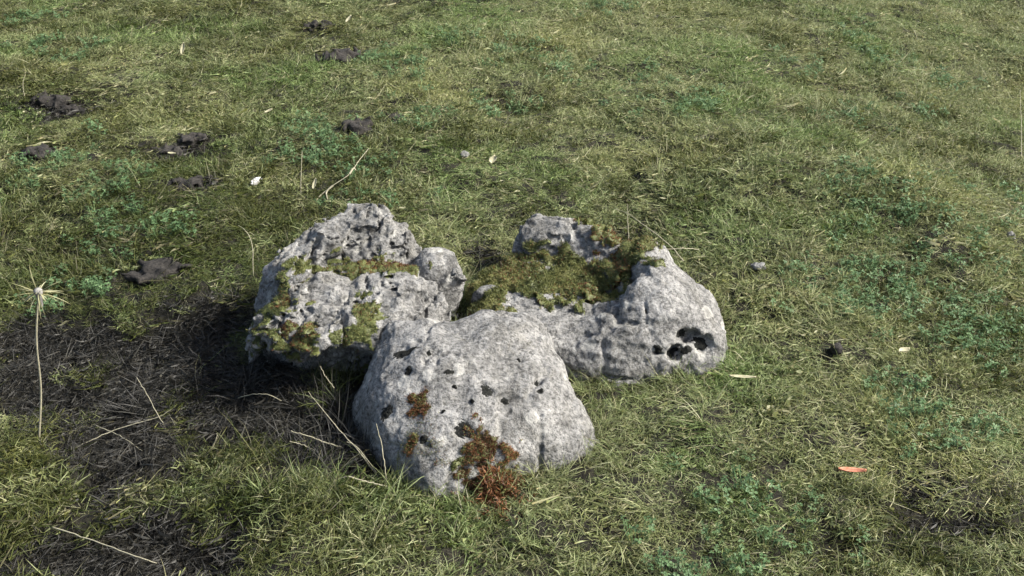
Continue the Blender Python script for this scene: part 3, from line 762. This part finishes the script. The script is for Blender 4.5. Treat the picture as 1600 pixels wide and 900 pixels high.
# ------------------------------------------------------------------ single stalks, straws and leaves
def tube(pts, radii, sides=7):
    pts = np.asarray(pts, float); n = len(pts); radii = np.broadcast_to(np.asarray(radii, float), (n,))
    T = np.gradient(pts, axis=0); T = unit(T); u = np.cross(T[0], [.3, .2, .9]); u /= np.linalg.norm(u); V = []
    for k in range(n):
        u = u - T[k] * (u @ T[k]); u /= np.linalg.norm(u); v = np.cross(T[k], u)
        a = np.arange(sides) * 2 * np.pi / sides
        V.append(pts[k] + radii[k] * (np.cos(a)[:, None] * u + np.sin(a)[:, None] * v))
    V = np.concatenate(V); i = np.arange(sides); F = []
    for k in range(n - 1):
        F.append(np.stack([k * sides + i, k * sides + (i + 1) % sides, (k + 1) * sides + (i + 1) % sides, (k + 1) * sides + i], -1))
    return V, np.concatenate(F)
def spline(pts, n=18):
    pts = np.asarray(pts, float); m = len(pts)
    if m == 2: return pts[0] + (pts[1] - pts[0]) * np.linspace(0, 1, n)[:, None]
    ext = np.vstack([2 * pts[0] - pts[1], pts, 2 * pts[-1] - pts[-2]]); out = []
    for t in np.linspace(0, m - 1 - 1e-6, n):
        i = int(t); f = t - i; a, b, c, d_ = ext[i:i + 4]
        out.append(.5 * ((2 * b) + (c - a) * f + (2 * a - 5 * b + 4 * c - d_) * f * f + (3 * b - a - 3 * c + d_) * f ** 3))
    return np.array(out)
def stalk(name, pix, r0, r1, mat, label, cat, group=None, jitter=.0, seed=0):
    """pix: (px, py, height above the ground at that point)"""
    pts = [atg(a, b, c) for a, b, c in pix]; base = pts[0].copy()
    r0, r1 = r0 * .62, r1 * .62; sp = spline(pts, 20)
    if jitter: sp[1:-1] += np.random.default_rng(seed).normal(0, jitter, (len(sp) - 2, 3))
    V, Fq = tube(sp - base, np.linspace(r0, r1, len(sp)), 6)
    o = obj(name, mesh_np(name, V, Fq, M[mat]), None, base)
    if label: tag(o, label, cat, group)
    return o

# the tall dry flower stalk: stem > bracts, rays
def dry_flower():
    b = atg(61, 688); w = ray(57, 462)
    # height of a plumb stem whose head shows at the ray's pitch
    h = CAM_H + b[1] * (w[2] / w[1]) - b[2]
    top = np.array([w[0] / w[1] * b[1], b[1] + .012, b[2] + h])
    root = bpy.data.objects.new('dry_flower_stalk', None); col.objects.link(root); root.location = b; root.empty_display_size = .05
    tag(root, 'tall dry flower stalk with a spiky star head at the left edge', 'plant')
    sp = spline([np.zeros(3), (top - b) * .35 + np.array([.003, .004, 0]), (top - b) * .7 + np.array([-.003, -.005, 0]), top - b], 24)
    V, Fq = tube(sp, np.linspace(.0026, .0019, 24), 8); obj('stem', mesh_np('stem', V, Fq, M['stalk']), root)
    t0 = top - b; r2 = np.random.default_rng(5)
    prof = [(-.034, .0028), (-.022, .0048), (-.010, .0065), (0, .0090), (.006, .0092), (.010, .006), (.012, .001)]
    V, Fq = tube([t0 + np.array([0, 0, z]) for z, _ in prof], [r for _, r in prof], 14); obj('seed_head', mesh_np('seed_head', V, Fq, M['seed_head']), root)
    n = 42; a = r2.uniform(0, 2 * np.pi, n); el = r2.normal(.12, .42, n)
    dd = np.stack([np.cos(a) * np.cos(el), np.sin(a) * np.cos(el), np.sin(el)], -1)
    V, Fq, T = ribbons(t0 + dd * .008, dd, r2.uniform(.022, .066, n), r2.uniform(.0016, .0028, n), r2.uniform(.1, 1.0, n), unit(np.array([[0, 0, -1.]]) - dd * (-dd[:, 2:3]) + .3 * perp(dd, r2)), 5, np.stack([r2.uniform(0, .75, n), np.ones(n)], -1), rg=r2)
    obj('spiky_bracts', mesh_np('spiky_bracts', V, Fq, M['straw'], True, {'tint': T}), root)
    return root
dry_flower()

# forked stalk behind the craggy boulder
f = stalk('forked_stalk', [(492, 318, 0), (500, 306, .012), (520, 290, .03), (546, 272, .05), (560, 252, .06), (576, 232, .075)], .0032, .0016, 'stalk', 'forked pale dry stalk leaning right behind the craggy boulder', 'stalk')
for pts in ([(546, 272, .05), (552, 263, .058), (556, 266, .05)], [(520, 290, .03), (510, 300, .02), (512, 312, .01)]):
    pp = [atg(*q) - np.array(f.location) for q in pts]; V, Fq = tube(spline(pp, 8), np.linspace(.0034, .002, 8), 6)
    obj('twig', mesh_np('twig', V, Fq, M['stalk']), f)
stalk('upright_stalk', [(470, 308, 0), (470, 285, .04), (471, 258, .085), (472, 236, .12)], .0026, .0013, 'stalk', 'thin upright dry stalk left of the forked stalk', 'stalk')
stalk('hooked_stalk', [(396, 432, 0), (395, 410, .04), (395, 390, .07), (390, 370, .10), (381, 358, .115), (372, 352, .11)], .0024, .0011, 'stalk', 'thin dry stalk with hooked top left of the craggy boulder', 'stalk')
STALKS = [([(75, 822, .015), (140, 843, .03), (200, 865, .03), (245, 880, .015)], .0024, .0018, 'long pale straw lying across the dark hollow at the bottom left'),
          ([(118, 700, .0), (150, 684, .03), (190, 668, .05), (245, 652, .05), (268, 640, .05)], .0020, .0011, 'bent pale straw reaching up to the right, left of the shadowed turf'),
          ([(264, 680, 0), (248, 650, .03), (230, 618, .06), (214, 590, .08)], .0019, .0010, 'thin straw leaning up to the left beside the bent straw'),
          ([(150, 665, .02), (185, 680, .035), (222, 704, .015)], .0020, .0013, 'short pale straw crossing under the bent straw'),
          ([(324, 706, .0), (336, 690, .03), (340, 676, .045)], .0022, .0012, 'short thick straw standing in dark turf below the shaded grass'),
          ([(594, 748, .0), (560, 705, .05), (520, 660, .08), (482, 612, .11)], .0026, .0010, 'longest straw leaning left from the foot of the smooth boulder'),
          ([(596, 752, .0), (575, 720, .04), (556, 697, .06), (542, 690, .07)], .0020, .0010, 'arching straw beside the longest straw at the smooth boulder'),
          ([(536, 700, .02), (505, 690, .05), (478, 680, .07), (455, 673, .08)], .0022, .0012, 'pale straw pointing left in the shade by the smooth boulder'),
          ([(604, 760, .02), (575, 753, .03), (545, 745, .045)], .0024, .0013, 'bright short straw at the foot of the smooth boulder'),
          ([(604, 765, 0), (602, 735, .05), (597, 700, .10), (588, 662, .14)], .0024, .0010, 'tall blade standing against the shaded side of the smooth boulder'),
          ([(522, 606, .06), (510, 590, .09), (500, 572, .11)], .0018, .0010, 'short straw in the black gap below the craggy boulder'),
          ([(492, 704, .02), (470, 694, .035), (452, 690, .05)], .0018, .0010, 'low straw under the pale straw by the smooth boulder'),
          ([(372, 622, .02), (395, 616, .06), (420, 617, .07), (440, 626, .05)], .0018, .0010, 'curved straw before the shaded foot of the craggy boulder'),
          ([(982, 372, .05), (981, 345, .09), (980, 318, .13)], .0022, .0011, 'upright stalk behind the mossy boulder ridge'),
          ([(1068, 408, .06), (1045, 382, .10), (1012, 356, .13), (985, 336, .15), (962, 326, .15)], .0024, .0011, 'arching stalk over the top of the broad mossy boulder'),
          ([(1092, 390, .02), (1070, 388, .06), (1046, 389, .08), (1022, 386, .10)], .0018, .0010, 'level straw behind the top of the broad mossy boulder'),
          ([(1596, 260, 0), (1596, 200, .06), (1594, 140, .11)], .0022, .0011, 'upright pale stalk at the right edge'),
          ([(1460, 792, 0), (1470, 778, .03), (1492, 764, .05), (1512, 760, .055)], .0020, .0011, 'arching straw right of the dark hollow at lower right'),
          ([(38, 150, .02), (36, 130, .05), (40, 112, .07)], .0018, .0010, 'thin stalk left of the dry grass tuft'),
          ([(722, 800, .0), (716, 775, .04), (711, 752, .06)], .0018, .0010, 'thin stalk before the foot of the smooth boulder')]
for pix, r0, r1, lab in STALKS:
    stalk('dry_straw', pix, r0, r1, 'stalk', lab, 'straw', 'single dry straws among the grass', .0006, len(lab))

# dry rosette tuft at the far left
def tuft_thing(name, px, py, n, lmin, lmax, mat, label, cat, seed, el0=.2, el1=1.3, w=(.0014, .0026), rad=.006, curl=1.4, lift=0.0, dead=1.0, nseg=6):
    r2 = np.random.default_rng(seed); b = atg(px, py); a = r2.uniform(0, 2 * np.pi, n); el = r2.uniform(el0, el1, n)
    dd = np.stack([np.cos(a) * np.cos(el), np.sin(a) * np.cos(el), np.sin(el)], -1)
    rr = rad * np.sqrt(r2.random(n)); a2 = r2.uniform(0, 2 * np.pi, n)
    root = np.stack([rr * np.cos(a2), rr * np.sin(a2), lift * r2.random(n)], -1)
    down = unit(np.stack([np.cos(a) * .4, np.sin(a) * .4, -np.ones(n)], -1)); side = unit(down - dd * (down * dd).sum(1, keepdims=True))
    V, Fq, T = ribbons(root, dd, r2.uniform(lmin, lmax, n), r2.uniform(*w, n), r2.uniform(.2, curl, n), side, nseg, np.stack([r2.uniform(0, 1, n), (r2.random(n) < dead).astype(float)], -1), rg=r2)
    return tag(obj(name, mesh_np(name, V, Fq, M[mat], True, {'tint': T}), None, b), label, cat)
tuft_thing('dry_grass_tuft', 78, 160, 60, .05, .11, 'straw', 'pale dry grass tuft spreading like a star at upper left', 'grass tuft', 71)
def dead_clump(px, py):
    r2 = np.random.default_rng(73); n = 3000; b = atg(px, py); R = rot_z(.35)
    q = r2.normal(0, 1, (n, 2)) * np.array([.028, .034]) + r2.choice([-1, 0, 1], n)[:, None] * np.array([[.012, .010]])
    g = fbm(np.column_stack([q * 45, q[:, :1] * 0]), 3, 75); q = q[g > -.25]; n = len(q)
    top = .062 * np.exp(-(q[:, 0] / .036) ** 2 - ((q[:, 1] - .018) / .050) ** 2) * (.7 + .5 * fbm(np.column_stack([q * 60, q[:, :1] * 0]), 2, 77))
    root = np.column_stack([q, np.maximum(top, 0) * np.sqrt(r2.random(n))]) @ R.T
    d = unit(r2.normal(size=(n, 3)) + np.array([0, -.3, .75])); tint = np.column_stack([np.clip(r2.normal(.45, .25, n), 0, 1), (r2.random(n) < .82)])
    V, Fq, T = ribbons(root, d, r2.uniform(.010, .030, n), r2.uniform(.0014, .0034, n), r2.uniform(.2, 2.8, n), perp(d, r2), 4, tint, rg=r2)
    return tag(obj('dead_plant_clump', mesh_np('dead_plant_clump', V, Fq, M['moss'], True, {'tint': T}), None, b), 'rust brown clump of dead leaves at the foot of the smooth boulder', 'dead plant')
dead_clump(772, 768)

def leaf(name, px, py, L, W, mat, label, ang, seed, lift=.035, cup=.25, bend=.3, tilt=0.0):
    """a dead leaf: pointed oval blade, cupped and bent, with a thickness and a midrib"""
    r2 = np.random.default_rng(seed); nu, nv = 14, 7; V = []
    for k in range(nu):
        t = k / (nu - 1); w = W * (math.sin(math.pi * min(1, t * .93 + .05)) ** .8 + .04)
        for j in range(nv):
            s = (j / (nv - 1) - .5); 
            V.append((L * (t - .5), s * w + .1 * W * math.sin(t * 5), cup * W * (2 * s) ** 2 * .8 + bend * L * (t - .4) ** 2 + r2.normal(0, .012 * W) - (.06 * W if j == nv // 2 else 0)))
    V = np.array(V); bot = V - np.array([0, 0, max(.0006, .03 * W)]); n = len(V); I = np.arange(n).reshape(nu, nv)
    q = np.stack([I[:-1, :-1], I[1:, :-1], I[1:, 1:], I[:-1, 1:]], -1).reshape(-1, 4)
    ring = list(I[:, 0]) + list(I[-1, 1:]) + list(I[::-1, -1][1:]) + list(I[0, ::-1][1:-1]); ring = np.array(ring); nx_ = np.roll(ring, -1)
    Fq = np.concatenate([q, q[:, ::-1] + n, np.stack([nx_, ring, ring + n, nx_ + n], -1)])
    R = rot_z(ang) @ rot_y(tilt); p = atg(px, py, lift)
    return tag(obj(name, mesh_np(name, np.concatenate([V, bot]) @ R.T, Fq, M[mat]), None, p), label, 'leaf')
leaf('orange_leaf', 1331, 737, .055, .013, 'leaf_orange', 'narrow orange brown dead leaf on the grass at lower right', -.12, 81, .045, .5, .25)
leaf('pale_leaf', 286, 76, .050, .018, 'leaf_pale', 'pale dead leaf standing upright in the grass at upper left', 1.4, 82, .045, .3, .2, -.9)
leaf('pale_leaf', 771, 250, .030, .022, 'leaf_pale', 'pale oval leaf behind the gap between the boulders', 1.2, 83, .045, .3, .2, -.5)
leaf('pale_leaf', 492, 287, .035, .012, 'leaf_pale', 'small pale leaf standing between the upright and forked stalks', 1.3, 84, .04, .3, .2, -.8)
leaf('pale_leaf', 545, 30, .040, .016, 'leaf_pale', 'pale leaf in the grass above the farthest clod', 1.0, 85, .04, .3, .2, -.5)
leaf('pale_leaf', 420, 174, .030, .016, 'leaf_pale', 'small pale leaf in open grass between the clods', .5, 86, .045, .3, .2, -.3)
leaf('pale_leaf', 268, 240, .030, .012, 'leaf_pale', 'pale chip of leaf lying on a dark earth clod', -.2, 87, .04, .3, .2)
leaf('pale_leaf', 1160, 590, .06, .010, 'leaf_pale', 'long narrow pale leaf flat on the grass below the broad mossy boulder', -.1, 88, .045, .4, .15)
leaf('pale_leaf', 1413, 548, .030, .016, 'leaf_pale', 'small pale leaf in the grass right of the black lump', .4, 89, .045, .3, .2)
